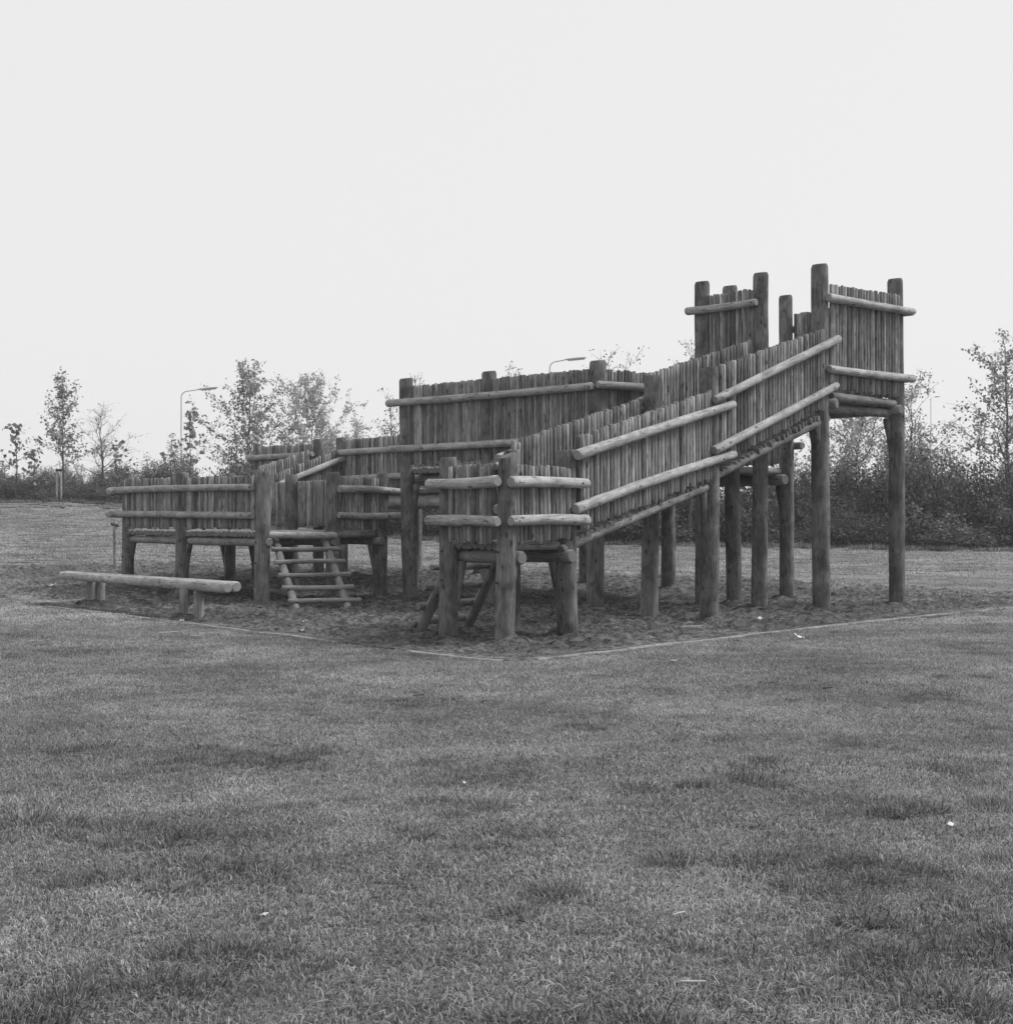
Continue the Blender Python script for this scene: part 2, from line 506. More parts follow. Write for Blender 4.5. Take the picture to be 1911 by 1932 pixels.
def brace(k, dirv, h):
    """short tapered timber cleat under a beam, spiked to its post"""
    p = PP[k]; r = P[k][3]
    d = Vector((dirv[0], dirv[1], 0)).normalized()
    mb = MB()
    top = p + d * (r + .05); bot = p + d * (r - .025)
    mb.log((bot.x, bot.y, h - .52), (top.x, top.y, h), .035, .06, seg=12, rings=4, wob=.6)
    cpart(mb, 'brace', M['post'])

uu = Vector((.63, .77, 0)); vv = Vector((-.77, .63, 0))
# --- entrance pen
wall('p1', 'p2', (1.99, 2.00), (1.14, 1.11), [(1.795, 1.80, .17, .10), (1.365, 1.355, .17, .10)], +1, prad=.034)
wall('p2', 'p3', (2.00, 1.98), (1.12, 1.16), [(1.79, 1.80, .08, .16), (1.36, 1.37, .08, .16)], +1, prad=.034)
deck('p2', 'p1', 'p4', 'p3', 1.135, 1.135, beams=(.14, .93))
for k, d_ in (('p1', (1, .1)), ('p2', (.7, .8)), ('p3', (-1, .1)), ('p4', (-.6, -.7))): brace(k, d_, .90)
# --- long ramp, lower and upper flight
wall('p3', 'q', (2.33, 3.16), (1.23, 1.96), [(2.14, 2.90, .06, .40), (1.52, 2.21, .10, .42)], +1, prad=.038, ea=(.10, .12))
wall('q', 's', (3.47, 4.29), (2.13, 3.09), [(3.04, 4.06, .10, .22), (2.36, 3.37, .12, .16)], +1, prad=.035, ea=(.125, .11))
wall('p4', 'qb', (2.32, 3.11), (1.23, 1.96), [(2.14, 2.90, .06, .30), (1.52, 2.21, .1, .3)], -1, prad=.038)
wall('qb', 'sb', (3.42, 4.20), (2.24, 3.16), [(3.04, 4.00, .1, .1), (2.36, 3.33, .1, .1)], -1, prad=.036)
deck('p3', 'q', 'qb', 'p4', 1.15, 2.0, beams=(-.01, 1.01), beam_r=.055, beam_drop=-.035, over=.045, mat='ramp_deck')
deck('q', 's', 'sb', 'qb', 2.0, 3.06, beams=(-.01, 1.01), beam_r=.055, beam_drop=-.035, over=.045, mat='ramp_deck')
brace('q', (-.63, -.77), 1.85); brace('s', (-.63, -.77), 2.95); brace('qb', (-.63, -.77), 1.85)
# --- lookout tower
wall('s', 'r', (4.97, 4.99), (3.38, 3.37), [(4.735, 4.74, .06, .22), (3.66, 3.66, .04, .22)], +1, ea=(.10, .10), prad=.036)
wall('u', 'sb', (4.94, 4.97), (3.38, 3.38), [(4.72, 4.73, .20, .06), (3.66, 3.66, .2, .06)], +1, gaps=((.66, .685),), ea=(.11, .095), prad=.036, sp=(1.0, 1.05))
wall('r', 't', (4.98, 4.97), (3.38, 3.38), [(4.73, 4.72, .2, .1), (3.66, 3.66, .2, .1)], +1, skip=(), ea=(.1, .12), sp=(1.0, 1.06))
deck('u', 's', 'r', 't', 3.33, 3.33, beams=(.07, .95), over=-.02)
mb = MB(); a = PP['s'] - vv * .05; b = PP['r'] - vv * .02
mb.log((a.x + .12, a.y + .12, 3.265), (b.x - .08, b.y - .06, 3.245), .07, seg=14, rings=8); cpart(mb, 'beam', M['deck'])
mb = MB(); a = PP['s'] + vv * .14; b = PP['r'] + vv * .10
mb.log((a.x, a.y, 3.10), (b.x + .06, b.y, 3.10), .075, seg=14, rings=8); cpart(mb, 'beam', M['deck'])
brace('r', (-.8, -.1), 3.02); brace('s', (-1, .1), 2.98); brace('t', (.2, -1), 3.02)
# --- middle platform
w2s = (PP['w2'] - PP['w1']).length
wall('w1', 'w3', (3.70, 3.65), (2.36, 2.36), [(3.42, 3.38, .42, .10), (2.62, 2.61, .38, .05)], +1, skip=(w2s,), sp=(1.04, 1.14))
wall('w3', 'u', (3.66, 3.64), (2.36, 2.36), [(3.40, 3.40, .10, -.2), (2.62, 2.62, .1, -.2)], +1, sp=(1.0, 1.06))
wall('t', 'b2', (3.55, 3.55), (2.36, 2.36), [(3.36, 3.36, .22, .2), (2.68, 2.68, .22, .2)], +1)
wall('b2', 'b1', (3.55, 3.55), (2.36, 2.36), [(3.36, 3.36, .2, .2), (2.62, 2.62, .2, .2)], +1)
deck('w3', 'w1', 'b1', 't', 2.30, 2.30, r=.062, beams=(.05, .5, .95), beam_r=.095)
for k, d_ in (('w1', (.7, -.7)), ('w3', (-.7, .7)), ('b2', (-.7, .7)), ('t', (-.7, .7))): brace(k, d_, 2.0)
# --- low left platform
l2s = (PP['l2'] - PP['l1']).length
wall('l1', 'l3', (2.19, 2.11), (1.25, 1.24), [(1.965, 1.915, .52, -.02), (1.505, 1.455, .55, .0)], +1, skip=(l2s,), prad=.030)
wall('l4', 'l5', (2.12, 2.11), (1.23, 1.22), [(1.91, 1.89, .02, .36), (1.465, 1.46, .03, .33)], +1)
m1s = (PP['m1'] - PP['l5']).length
wall('l5', 'm1', (2.13, 2.14), (1.27, 1.27), [(1.9, 1.9, .1, .1), (1.46, 1.46, .1, .1)], +1)
F0 = Vector((-4.65, 28.72, 0))
wall('m1', F0, (2.14, 2.14), (1.27, 1.27), [(1.92, 1.92, .1, .05), (1.46, 1.46, .1, .05)], +1)
wall('n2', 'n1', (2.16, 2.16), (1.27, 1.27), [(1.92, 1.92, .1, .1), (1.48, 1.48, .1, .1)], +1)
wall('n1', 'l1', (2.16, 2.16), (1.27, 1.27), [(1.94, 1.94, .1, .3), (1.5, 1.5, .1, .3)], +1, skip=())
deck('l3', 'l1', 'n1', 'l5', 1.20, 1.20, r=.055, beams=(.03, .55, .97), beam_r=.07, over=.02)
mb = MB(); a = PP['l3']; b = PP['l4']
mb.log((a.x + .10, a.y - .02, 1.135), (b.x + .05, b.y - .12, 1.125), .062, seg=16, rings=10, wob=.8, tone=.9); cpart(mb, 'deck_edge', M['rail'])
mb = MB(); a = PP['l4']; b = PP['l5']
mb.log((a.x + .05, a.y - .02, 1.13), (b.x - .10, b.y - .14, 1.14), .06, seg=16, rings=10, wob=.8, tone=.3); cpart(mb, 'deck_edge', M['deck'])
for px_, z_ in ((519, 24.0), (613, 24.7), (703, 25.5)):
    x_, y_ = at(px_, z_)
    mb = MB(); mb.log((x_, y_ - .12, 1.02), (x_ - .9, y_ + 1.1, 1.02), .068, seg=16, rings=6, tone=.6); cpart(mb, 'beam', M['deck'])
for k, d_ in (('l1', (.6, -.3)), ('l2', (.6, -.3)), ('n1', (-.8, .2)), ('n2', (-.8, .2)), ('m1', (-.8, .2)), ('l5', (-.9, .0)), ('l4', (.8, .2))): brace(k, d_, .96)
# --- short ramp from the low platform to the rear walkway
wall(F0, 'k1', (2.31, 2.92), (1.35, 2.0), [(2.08, 2.70, -.05, .15), (1.6, 2.2, -.05, .1)], +1, ea=(.02, .16))
wall('n2', 'k2', (2.46, 2.93), (1.35, 2.0), [(2.1, 2.72, .0, .1)], -1)
deck(F0, 'k1', 'k2', 'n2', 1.2, 2.0, beams=(.05, .95), beam_r=.06, over=.03)
# --- rear walkway
wall('j', 'k2', (3.03, 3.02), (2.06, 2.06), [(2.78, 2.79, .18, .04), (2.26, 2.26, .18, .04)], +1)
wall('k1', 'e1', (3.05, 3.12), (2.06, 2.06), [(2.79, 2.80, -.03, .2), (2.25, 2.28, .05, .2)], +1)
wall('e1', 'e3', (3.08, 3.08), (2.10, 2.10), [(2.80, 2.80, .0, .1), (2.30, 2.30, .0, .1)], +1)
jb = PP['j'] + Vector((1.6, 2.0, 0))
wall(jb, 'd1', (3.05, 3.05), (2.06, 2.06), [(2.8, 2.8, .1, .1)], -1)
deck('e3', 'j', jb, 'd3', 2.02, 2.02, r=.055, beams=(.04, .35, .96), beam_r=.085)
for h_ in (1.66, 1.74, 1.60):
    pass
mb = MB(); a = at(722, 29.4); b = at(868, 27.9)
mb.log((a[0], a[1], 1.72), (b[0], b[1], 1.72), .11, seg=14, rings=6); cpart(mb, 'beam', M['deck'])

# --- ladders
def ladder(bl, br, tl, tr, rungs, rrad, srad, ovl, ovr, outw, mat):
    """ladder: two stringers and rungs nailed on the outer side"""
    lo = MB(); lo.log(bl, tl, srad * 1.05, srad, seg=16, rings=10, wob=.7, cut=.5)
    first = cpart(lo, 'ladder_stringer', mat)
    ro = MB(); ro.log(br, tr, srad * 1.05, srad, seg=16, rings=10, wob=.7, cut=.5)
    cpart(ro, 'ladder_stringer', mat)
    bl, br, tl, tr = map(Vector, (bl, br, tl, tr)); ow = Vector(outw)
    for t in rungs:
        a = bl.lerp(tl, t); b = br.lerp(tr, t); d = (b - a).normalized()
        a = a + ow * (srad + rrad * .7) - d * ovl * rnd.uniform(.8, 1.15); b = b + ow * (srad + rrad * .7) + d * ovr * rnd.uniform(.8, 1.2)
        r_ = MB(); r_.log(a, b, rrad * rnd.uniform(.92, 1.05), seg=14, rings=9, wob=1.4, bend=.014, tone=rnd.uniform(.3, .8))
        cpart(r_, 'ladder_rung', mat)
def P3(px, z, h): x, y = at(px, z); return (x, y, h)
ladder(P3(561, 22.0, -.04), P3(659, 22.2, -.04), P3(517, 24.0, 1.10), P3(611, 24.6, 1.10), (.11, .275, .44, .61, .79), .043, .060, .14, .18, (.32, -.62, .55), M['ladder'])
ladder(P3(787, 17.5, -.04), P3(879, 18.6, -.04), P3(862, 16.98, 1.02), P3(948, 17.62, 1.02), (.10, .31, .53, .76), .046, .064, .20, .05, (-.55, .35, .55), M['ladder'])

# --- log balance bench
bx, by = at(270, 21.6)
bench = empty('log_bench', (bx, by, 0)); bpy.context.view_layer.update(); binv = bench.matrix_world.inverted()
tag(bench, 'low bench of two long round logs on short posts, left of the castle', 'bench')
def bpart(mb, name, mat):
    o = mb.build(name, mat, bench); o.matrix_parent_inverse = binv; return o
for (a, b) in ((P3(116, 23.9, .47), P3(430, 19.35, .47)), (P3(126, 24.15, .475), P3(447, 19.5, .475))):
    mb = MB(); mb.log(a, b, .062, .074, seg=22, rings=20, wob=.6, tone=.85, bend=.01); bpart(mb, 'seat_log', M['rail'])
for (px_, z_) in ((172, 23.4), (190, 23.45), (348, 20.2), (375, 20.1)):
    x_, y_ = at(px_, z_); posts_xy.append((x_, y_, .07))
    mb = MB(); mb.log((x_, y_, -.2), (x_, y_, .42), .072, .070, seg=18, rings=6, wob=.6, tone=.6); bpart(mb, 'leg', M['ladder'])

# ------------------------------------------------------------------ sand sheet
st = .06
sx_ = np.arange(-13, 12.8, st); sy_ = np.arange(13.8, 36.8, st)
X, Y = np.meshgrid(sx_, sy_)
sds = pit_sd(X, Y)
Zs = np.zeros(X.shape)
for i in range(X.shape[0]):
    for j in range(X.shape[1]):
        s = sds[i, j]
        if s > -.12:
            Zs[i, j] = gh(X[i, j], Y[i, j]) + .012 + sand_h(X[i, j], Y[i, j], s) - (.08 if s < 0 else 0)
for (x_, y_, r_) in posts_xy:
    dd = np.hypot(X - x_, Y - y_)
    Zs += np.where(dd < 1.2, .045 * np.exp(-((dd - r_ - .02) / .16) ** 2) - .02 * np.exp(-((dd - .45) / .18) ** 2), 0)
F = gridfaces(*X.shape)
keep = (sds.ravel()[F] > -.02).all(1)
F = F[keep]
used, inv = np.unique(F.ravel(), return_inverse=True)
V = np.stack([X, Y, Zs], -1).reshape(-1, 3)[used]
# the outer rim is paler than the middle, most of all along the back
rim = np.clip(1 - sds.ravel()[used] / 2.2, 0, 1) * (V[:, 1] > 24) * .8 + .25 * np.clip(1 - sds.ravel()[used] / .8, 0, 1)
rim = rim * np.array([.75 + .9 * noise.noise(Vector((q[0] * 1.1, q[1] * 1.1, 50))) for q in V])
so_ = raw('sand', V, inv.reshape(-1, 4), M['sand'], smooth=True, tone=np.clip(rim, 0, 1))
tag(so_, kind='structure')

# edging strip round the pit, half sunk and in places overgrown
kv, kf = [], []
def kerb(pts, w_=.048, h=.018):
    dens = []
    for (a, b) in zip(pts[:-1], pts[1:]):
        n = max(2, int(math.hypot(b[0] - a[0], b[1] - a[1]) / .25))
        for i in range(n): dens.append((lerp(a[0], b[0], i / n), lerp(a[1], b[1], i / n)))
    dens.append(pts[-1])
    n = len(dens); base = len(kv)
    for i, (x, y) in enumerate(dens):
        a = dens[max(0, i - 1)]; b = dens[min(n - 1, i + 1)]
        dx, dy = b[0] - a[0], b[1] - a[1]; l_ = math.hypot(dx, dy); nx, ny = -dy / l_, dx / l_
        ww = w_ * (1 + .25 * noise.noise(Vector((x * 2, y * 2, 0)))); hh = gh(x, y) + h + .012 * noise.noise(Vector((x * 1.5, y * 1.5, 4)))
        for (o_, z_) in ((-ww, -.12), (-ww, hh - .008), (-ww * .8, hh), (ww * .8, hh), (ww, hh - .008), (ww, -.12)):
            kv.append((x + nx * o_, y + ny * o_, z_ if z_ > -.1 else gh(x, y) - .12))
    for i in range(n - 1):
        for j in range(5):
            a = base + i * 6 + j
            kf.append((a, a + 1, a + 7, a + 6))
pl = PIT
kerb([(p[0], p[1]) for p in pl[0:4]])
kerb([pl[4], pl[5], pl[6], (pl[6][0] + .05, pl[6][1])])
kerb(pl[7:17])
kerb(pl[16:26], w_=.03, h=.006)
ko = raw('kerb', kv, kf, M['kerb'])
tag(ko, kind='structure')

# ------------------------------------------------------------------ grass
def blade_patch(name, n, size, h0, h1, wd, tone_mu, lean=.9, tuft=False):
    r = np.random.RandomState(abs(hash(name)) % 1000 + 5) if False else np.random.RandomState(sum(map(ord, name)))
    if tuft:
        rad = size * .35 * np.sqrt(r.rand(n)); th = r.rand(n) * 6.283
        px, py = rad * np.cos(th), rad * np.sin(th)
        az = th + r.randn(n) * .6
    else:
        px = (r.rand(n) - .5) * size; py = (r.rand(n) - .5) * size
        az = r.rand(n) * 6.283
    h = h0 + (h1 - h0) * r.rand(n) ** 1.4
    h = h * np.where(r.rand(n) < .04, 1.9, 1.0)
    ln = h * (r.rand(n) * lean + .15)
    yaw = r.rand(n) * 3.1416
    wx, wy = np.cos(yaw) * wd / 2, np.sin(yaw) * wd / 2
    dx, dy = np.cos(az), np.sin(az)
    V = np.zeros((n, 5, 3))
    V[:, 0] = np.stack([px - wx, py - wy, np.full(n, -.006)], 1)
    V[:, 1] = np.stack([px + wx, py + wy, np.full(n, -.006)], 1)
    mx, my, mz = px + dx * ln * .35, py + dy * ln * .35, h * .6
    V[:, 2] = np.stack([mx + wx * .8, my + wy * .8, mz], 1)
    V[:, 3] = np.stack([mx - wx * .8, my - wy * .8, mz], 1)
    V[:, 4] = np.stack([px + dx * ln, py + dy * ln, h * (1 - .25 * (ln / h))], 1)
    b = (np.arange(n) * 5)[:, None]
    tris = np.concatenate([b + np.array([0, 1, 2]), b + np.array([0, 2, 3]), b + np.array([3, 2, 4])])
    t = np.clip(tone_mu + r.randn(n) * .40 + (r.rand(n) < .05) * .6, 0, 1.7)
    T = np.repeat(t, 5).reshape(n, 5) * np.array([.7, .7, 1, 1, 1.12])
    return raw(name, V.reshape(-1, 3), tris, M['grass'], tone=T.ravel(), link=False)

pcol = bpy.data.collections.new('grass_patches')
protos = []
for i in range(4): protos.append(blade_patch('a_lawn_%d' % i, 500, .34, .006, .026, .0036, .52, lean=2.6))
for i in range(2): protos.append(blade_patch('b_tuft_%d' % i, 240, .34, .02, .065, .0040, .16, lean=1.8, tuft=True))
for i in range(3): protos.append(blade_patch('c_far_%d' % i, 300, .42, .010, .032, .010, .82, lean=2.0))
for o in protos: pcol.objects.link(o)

pts, rot, scl, idx = [], [], [], []
def scatter(z0, z1, sp, kinds, s0, s1, jit=.5, thin=0):
    y = z0
    while y < z1:
        wdt = .385 * y + .6
        x = -wdt
        while x < wdt:
            X_ = x + rnd.uniform(-jit, jit) * sp; Y_ = y + rnd.uniform(-jit, jit) * sp
            pts.append((X_, Y_)); rot.append(rnd.uniform(0, 6.283)); scl.append(rnd.uniform(s0, s1)); idx.append(rnd.choice(kinds))
            x += sp
        y += sp
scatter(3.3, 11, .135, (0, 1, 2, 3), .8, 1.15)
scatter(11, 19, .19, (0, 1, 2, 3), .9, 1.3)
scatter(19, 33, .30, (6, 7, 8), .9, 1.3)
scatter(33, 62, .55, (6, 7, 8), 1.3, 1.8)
# longer dark tussocks, clustered
for _ in range(8000):
    y = 3.4 + 15 * rnd.random() ** 1.15; x = rnd.uniform(-1, 1) * (.385 * y + .3)
    n1 = noise.noise(Vector((x * 1.1, y * 1.7, 20)))
    if n1 > .06 + .012 * y and noise.noise(Vector((x * 4.5, y * 6, 3))) > .02:
        pts.append((x, y)); rot.append(rnd.uniform(0, 6.283)); scl.append(rnd.uniform(.45, .95) * (1 if y < 9 else .7)); idx.append(rnd.choice((4, 5)))
# ragged grass leaning over the pit edge
n = len(PIT)
for i in range(n):
    a = PIT[i]; b = PIT[(i + 1) % n]; L = math.hypot(b[0] - a[0], b[1] - a[1])
    for k in range(int(L / .09)):
        t = rnd.random(); 
        if noise.noise(Vector((lerp(a[0], b[0], t) * .8, lerp(a[1], b[1], t) * .8, 33))) < -.22: continue
        dx, dy = (b[1] - a[1]) / L, -(b[0] - a[0]) / L
        o_ = rnd.uniform(.06, .22)
        pts.append((lerp(a[0], b[0], t) + dx * o_, lerp(a[1], b[1], t) + dy * o_)); rot.append(rnd.uniform(0, 6.28)); scl.append(rnd.uniform(.35, .6)); idx.append(rnd.choice((4, 5)))
for k in range(420):
    s__ = rnd.uniform(-.38, .38); z_ = hedge_z(s__) + rnd.uniform(-.9, .5)
    pts.append((s__ * z_, z_)); rot.append(rnd.uniform(0, 6.28)); scl.append(rnd.uniform(1.2, 3.6)); idx.append(rnd.choice((4, 5)))
pa = np.array(pts); sd_ = pit_sd(pa[:, 0], pa[:, 1])
V = []; keepi = []
for i, (x, y) in enumerate(pts):
    lim = -.10 if idx[i] in (0, 1, 2, 3, 6, 7, 8) else -.03
    hz_ = hedge_z(x / y)
    if sd_[i] > lim or y > hz_ + 1: continue
    # worn, thin places
    if False and noise.noise(Vector((x * .9 + 40, y * 1.3, 7))) > .33 and rnd.random() < .55: continue
    V.append((x, y, gh(x, y) + bumps(x, y) * sm(0, .5, -sd_[i]))); keepi.append(i)
me = bpy.data.meshes.new('grass'); me.from_pydata(V, [], [])
def fattr(nm, ty, vals):
    a = me.attributes.new(nm, ty, 'POINT'); a.data.foreach_set('value', np.array(vals, 'i' if ty == 'INT' else 'f'))
def patch_scale(i):
    x, y = pts[i]
    n_ = noise.noise(Vector((x * .75, y * 1.1, 12))) + .5 * noise.noise(Vector((x * 2.6, y * 3.2, 2)))
    return scl[i] * (1 + .30 * n_)
fattr('prot', 'FLOAT', [rot[i] for i in keepi]); fattr('pscl', 'FLOAT', [patch_scale(i) for i in keepi]); fattr('pidx', 'INT', [idx[i] for i in keepi])
grass = bpy.data.objects.new('grass', me); C.objects.link(grass)
tag(grass, 'short rough lawn grass with darker tussocks', 'grass', kind='stuff')
ng = bpy.data.node_groups.new('grass_scatter', 'GeometryNodeTree')
ng.interface.new_socket('Geometry', in_out='INPUT', socket_type='NodeSocketGeometry')
ng.interface.new_socket('Geometry', in_out='OUTPUT', socket_type='NodeSocketGeometry')
gi = ng.nodes.new('NodeGroupInput'); go = ng.nodes.new('NodeGroupOutput')
ip = ng.nodes.new('GeometryNodeInstanceOnPoints'); ci = ng.nodes.new('GeometryNodeCollectionInfo')
ci.inputs[0].default_value = pcol; ci.inputs['Separate Children'].default_value = True; ci.inputs['Reset Children'].default_value = True
def na(nm, ty):
    a = ng.nodes.new('GeometryNodeInputNamedAttribute'); a.data_type = ty; a.inputs[0].default_value = nm; return a.outputs[0]
ip.inputs['Pick Instance'].default_value = True
ng.links.new(gi.outputs[0], ip.inputs['Points']); ng.links.new(ci.outputs[0], ip.inputs['Instance'])
ng.links.new(na('pidx', 'INT'), ip.inputs['Instance Index'])
cz = ng.nodes.new('ShaderNodeCombineXYZ'); ng.links.new(na('prot', 'FLOAT'), cz.inputs[2]); ng.links.new(cz.outputs[0], ip.inputs['Rotation'])
ng.links.new(na('pscl', 'FLOAT'), ip.inputs['Scale'])
ng.links.new(ip.outputs[0], go.inputs[0])
md = grass.modifiers.new('scatter', 'NODES'); md.node_group = ng

# ------------------------------------------------------------------ vegetation
def tube(V, F, pts_, radii, seg=5):
    base = len(V)
    n = len(pts_)
    for i, p in enumerate(pts_):
        p = Vector(p)
        d = (Vector(pts_[min(i + 1, n - 1)]) - Vector(pts_[max(i - 1, 0)])).normalized()
        up = Vector((1, 0, 0)) if abs(d.x) < .8 else Vector((0, 1, 0))
        a = d.cross(up).normalized(); b = d.cross(a)
        for j in range(seg):
            th = 6.2832 * j / seg
            V.append(tuple(p + (a * math.cos(th) + b * math.sin(th)) * radii[i]))
    for i in range(n - 1):
        for j in range(seg):
            j2 = (j + 1) % seg
            F.append((base + i * seg + j, base + i * seg + j2, base + (i + 1) * seg + j2, base + (i + 1) * seg + j))

def leaf_mesh(name, pos, size, r, mat, parent, tone_mu=.5, asp=.55, droop=.3, link=True, tsd=.24):
    pos = np.asarray(pos); n = len(pos)
    th = r.rand(n) * 6.283; el = r.randn(n) * .6 - droop
    d = np.stack([np.cos(th) * np.cos(el), np.sin(th) * np.cos(el), np.sin(el)], 1)
    q = r.randn(n, 3); b = np.cross(d, q); b /= np.linalg.norm(b, axis=1)[:, None] + 1e-9
    s = size * (.6 + .8 * r.rand(n))[:, None]
    nrm = np.cross(d, b)
    V = np.zeros((n, 4, 3))
    V[:, 0] = pos; V[:, 1] = pos + d * s * .45 + b * s * asp * .5 + nrm * s * .08
    V[:, 2] = pos + d * s; V[:, 3] = pos + d * s * .45 - b * s * asp * .5 + nrm * s * .08
    F = np.arange(n * 4).reshape(n, 4)
    t = np.clip(tone_mu + r.randn(n) * tsd, 0, 1.3)
    return raw(name, V.reshape(-1, 3), F, mat, parent, tone=np.repeat(t, 4), link=link)

def grow(r, base, h, crown0, width, nbr, leaf_step, up=.9, twig=4, sway=.05, spread=.06, top_taper=1.0, fork=0):
    """young tree: returns limb tubes and leaf positions"""
    V, F, Lf = [], [], []
    n = 9
    tp = []
    ox = oy = 0
    for i in range(n + 1):
        t = i / n
        ox += r.randn() * sway * h / n; oy += r.randn() * sway * h / n
        tp.append(Vector((ox, oy, h * t)))
    r0 = .008 * h + .008
    tube(V, F, tp, [r0 * (1 - .88 * i / n) for i in range(n + 1)], 7)
    def along(t):
        k = min(n - 1, int(t * n)); f = t * n - k
        return tp[k].lerp(tp[k + 1], f)
    def leafs(a, b, k):
        m = max(1, int((b - a).length / leaf_step * k))
        for _ in range(m):
            q = a.lerp(b, r.rand()); Lf.append((q.x + r.randn() * spread * 1.7, q.y + r.randn() * spread * 1.7, q.z + r.randn() * spread * 1.5))
    for i in range(nbr):
        t = crown0 + (1 - crown0) * (i + r.rand() * .8) / nbr
        t = min(t, .97)
        p = along(t); az = i * 2.4 + r.randn() * .5
        rel = (t - crown0) / (1 - crown0)
        L = width * .5 * (1.75 - 1.15 * rel * top_taper) * (.35 + .8 * r.rand())
        d = Vector((math.cos(az), math.sin(az), up * (.55 + .8 * rel) + r.randn() * .22)).normalized()
        q = [p]; cur = p.copy(); m = 5
        for k in range(m):
            d = (d + Vector((r.randn() * .13, r.randn() * .13, .06 + r.randn() * .08))).normalized()
            cur = cur + d * (L * 1.15 / m); q.append(cur.copy())
        tube(V, F, q, [r0 * .42 * (1 - .8 * k / m) * (1.2 - t) for k in range(m + 1)], 4)
        for k in range(m): leafs(q[k], q[k + 1], .10 + .13 * k)
        for k in range(twig):
            a = q[1 + r.randint(m - 1)]
            dd = (d + Vector((r.randn() * .7, r.randn() * .7, r.randn() * .4 + .15))).normalized()
            b = a + dd * L * (.25 + .3 * r.rand())
            tube(V, F, [a, a.lerp(b, .5) + Vector((0, 0, .02 * L)), b], [r0 * .12, r0 * .09, r0 * .04], 3)
            leafs(a, b, .55)
    leafs(tp[-3], tp[-1], .7)
    return V, F, Lf

def tree(px, z, topy, width_px, crown0, label, seed, name='sapling_tree', leaf=.12, step=.035, nbr=20, up=.9, twig=4, mat='tree_leaf', tone=.5, group=None, asp=.6, spread=.05, sway=.05, droop=.3, cat='tree', base_drop=0, tsd=.24):
    r = np.random.RandomState(seed)
    x, y = at(px, z); g0 = gh(x, y)
    top = CAMH + (985 - topy) / FPX * z
    h = top - g0
    leaf *= .80
    e = empty(name, (x, y, g0 - .05))
    tag(e, label, cat, group)
    V, F, Lf = grow(r, None, h, crown0, width_px / FPX * z, nbr, step * 1.0, up, twig, sway, spread)
    V = np.array(V); Lf = np.array(Lf)
    kz = h / max(Lf[:, 2].max(), V[:, 2].max())
    wnow = np.percentile(Lf[:, 0], 97) - np.percentile(Lf[:, 0], 3)
    kx = min(1.6, max(.5, width_px / FPX * z / wnow))
    V *= (kx, kx, kz); Lf *= (kx, kx, kz)
    raw('trunk', V, F, M['bark'], e, smooth=True)
    leaf_mesh('crown', Lf, leaf, r, M[mat], e, tone, asp, droop, tsd=tsd)
    return e, h

# staked sapling and its neighbours on the left
tree(118, 62.5, 690, 92, .30, 'slim young tree tied to two pale stakes on the far left lawn', 3, leaf=.17, step=.030, nbr=34, up=1.1, twig=5, tone=.45)
sx0 = empty('tree_stakes', (*at(111, 62.2), gh(*at(111, 62.2)))); tag(sx0, 'pair of pale wooden stakes with a dark tie holding the slim young tree', 'stakes')
for px_ in (107.5, 115.5):
    mb = MB(); x_, y_ = at(px_, 62.2); bx0 = x_ - sx0.location.x
    mb.log((bx0, y_ - sx0.location.y, -.1), (bx0, y_ - sx0.location.y, 1.42), .045, seg=8, rings=3); mb.build('stake', M['stake'], sx0)
mb = MB(); mb.log((at(106, 62.2)[0] - sx0.location.x, -.05, 1.36), (at(118, 62.2)[0] - sx0.location.x, -.05, 1.38), .05, seg=8, rings=3); mb.build('tie', M['bolt'], sx0)
tree(190, 66, 752, 96, .25, 'wispy willow-like tree with thin drooping leaves, right of the staked young tree', 5, name='willow_tree', leaf=.15, step=.05, nbr=26, up=1.5, twig=6, asp=.2, tone=.9, mat='airy_leaf')
tree(32, 62, 795, 55, .35, 'small broad-leaved sapling standing in the hedge at the far left edge', 8, leaf=.26, step=.09, nbr=12, twig=3, tone=.4, asp=.8)
tree(66, 63, 842, 40, .3, 'low broad-leaved sapling between the edge sapling and the staked tree', 9, leaf=.24, step=.09, nbr=10, twig=3, tone=.4, asp=.8)
tree(222, 61.5, 830, 46, .3, 'low dark sapling in the hedge just right of the willow-like tree', 14, leaf=.22, step=.08, nbr=12, twig=3, tone=.35, asp=.8)
tree(358, 60, 766, 70, .35, 'sparse broad-leaved sapling beside the left street lamp pole', 10, leaf=.27, step=.085, nbr=14, twig=3, tone=.45, asp=.85)
tree(322, 60, 815, 60, .2, 'low bushy sapling left of the left street lamp', 12, leaf=.16, step=.035, nbr=16, twig=4, tone=.55)
tree(465, 62, 672, 165, .28, 'tall open young tree right of the left street lamp', 21, leaf=.16, step=.024, nbr=34, up=.95, twig=6, tone=.5)
tree(592, 64, 696, 230, .22, 'broad hazy young tree behind the left end of the castle', 31, leaf=.16, step=.022, nbr=36, up=.9, twig=6, tone=.75, mat='hazed_leaf')
tree(668, 64, 780, 110, .2, 'low pale tree just left of the middle platform', 32, leaf=.15, step=.03, nbr=24, up=.8, twig=5, tone=.8, mat='hazed_leaf')
tree(745, 52, 728, 80, .3, 'thin young tree peeking out left of the middle platform corner', 33, leaf=.12, step=.03, nbr=18, up=1.1, twig=4, tone=.6)
tree(792, 55, 698, 80, .4, 'thin tree top showing just above the left corner of the middle platform', 34, leaf=.12, step=.04, nbr=14, up=1.1, twig=3, tone=.7, mat='hazed_leaf')
tree(962, 50, 676, 150, .40, 'sparse treetop above the picket wall left of the central street lamp', 35, leaf=.11, step=.035, nbr=20, up=1.0, twig=4, tone=.6)
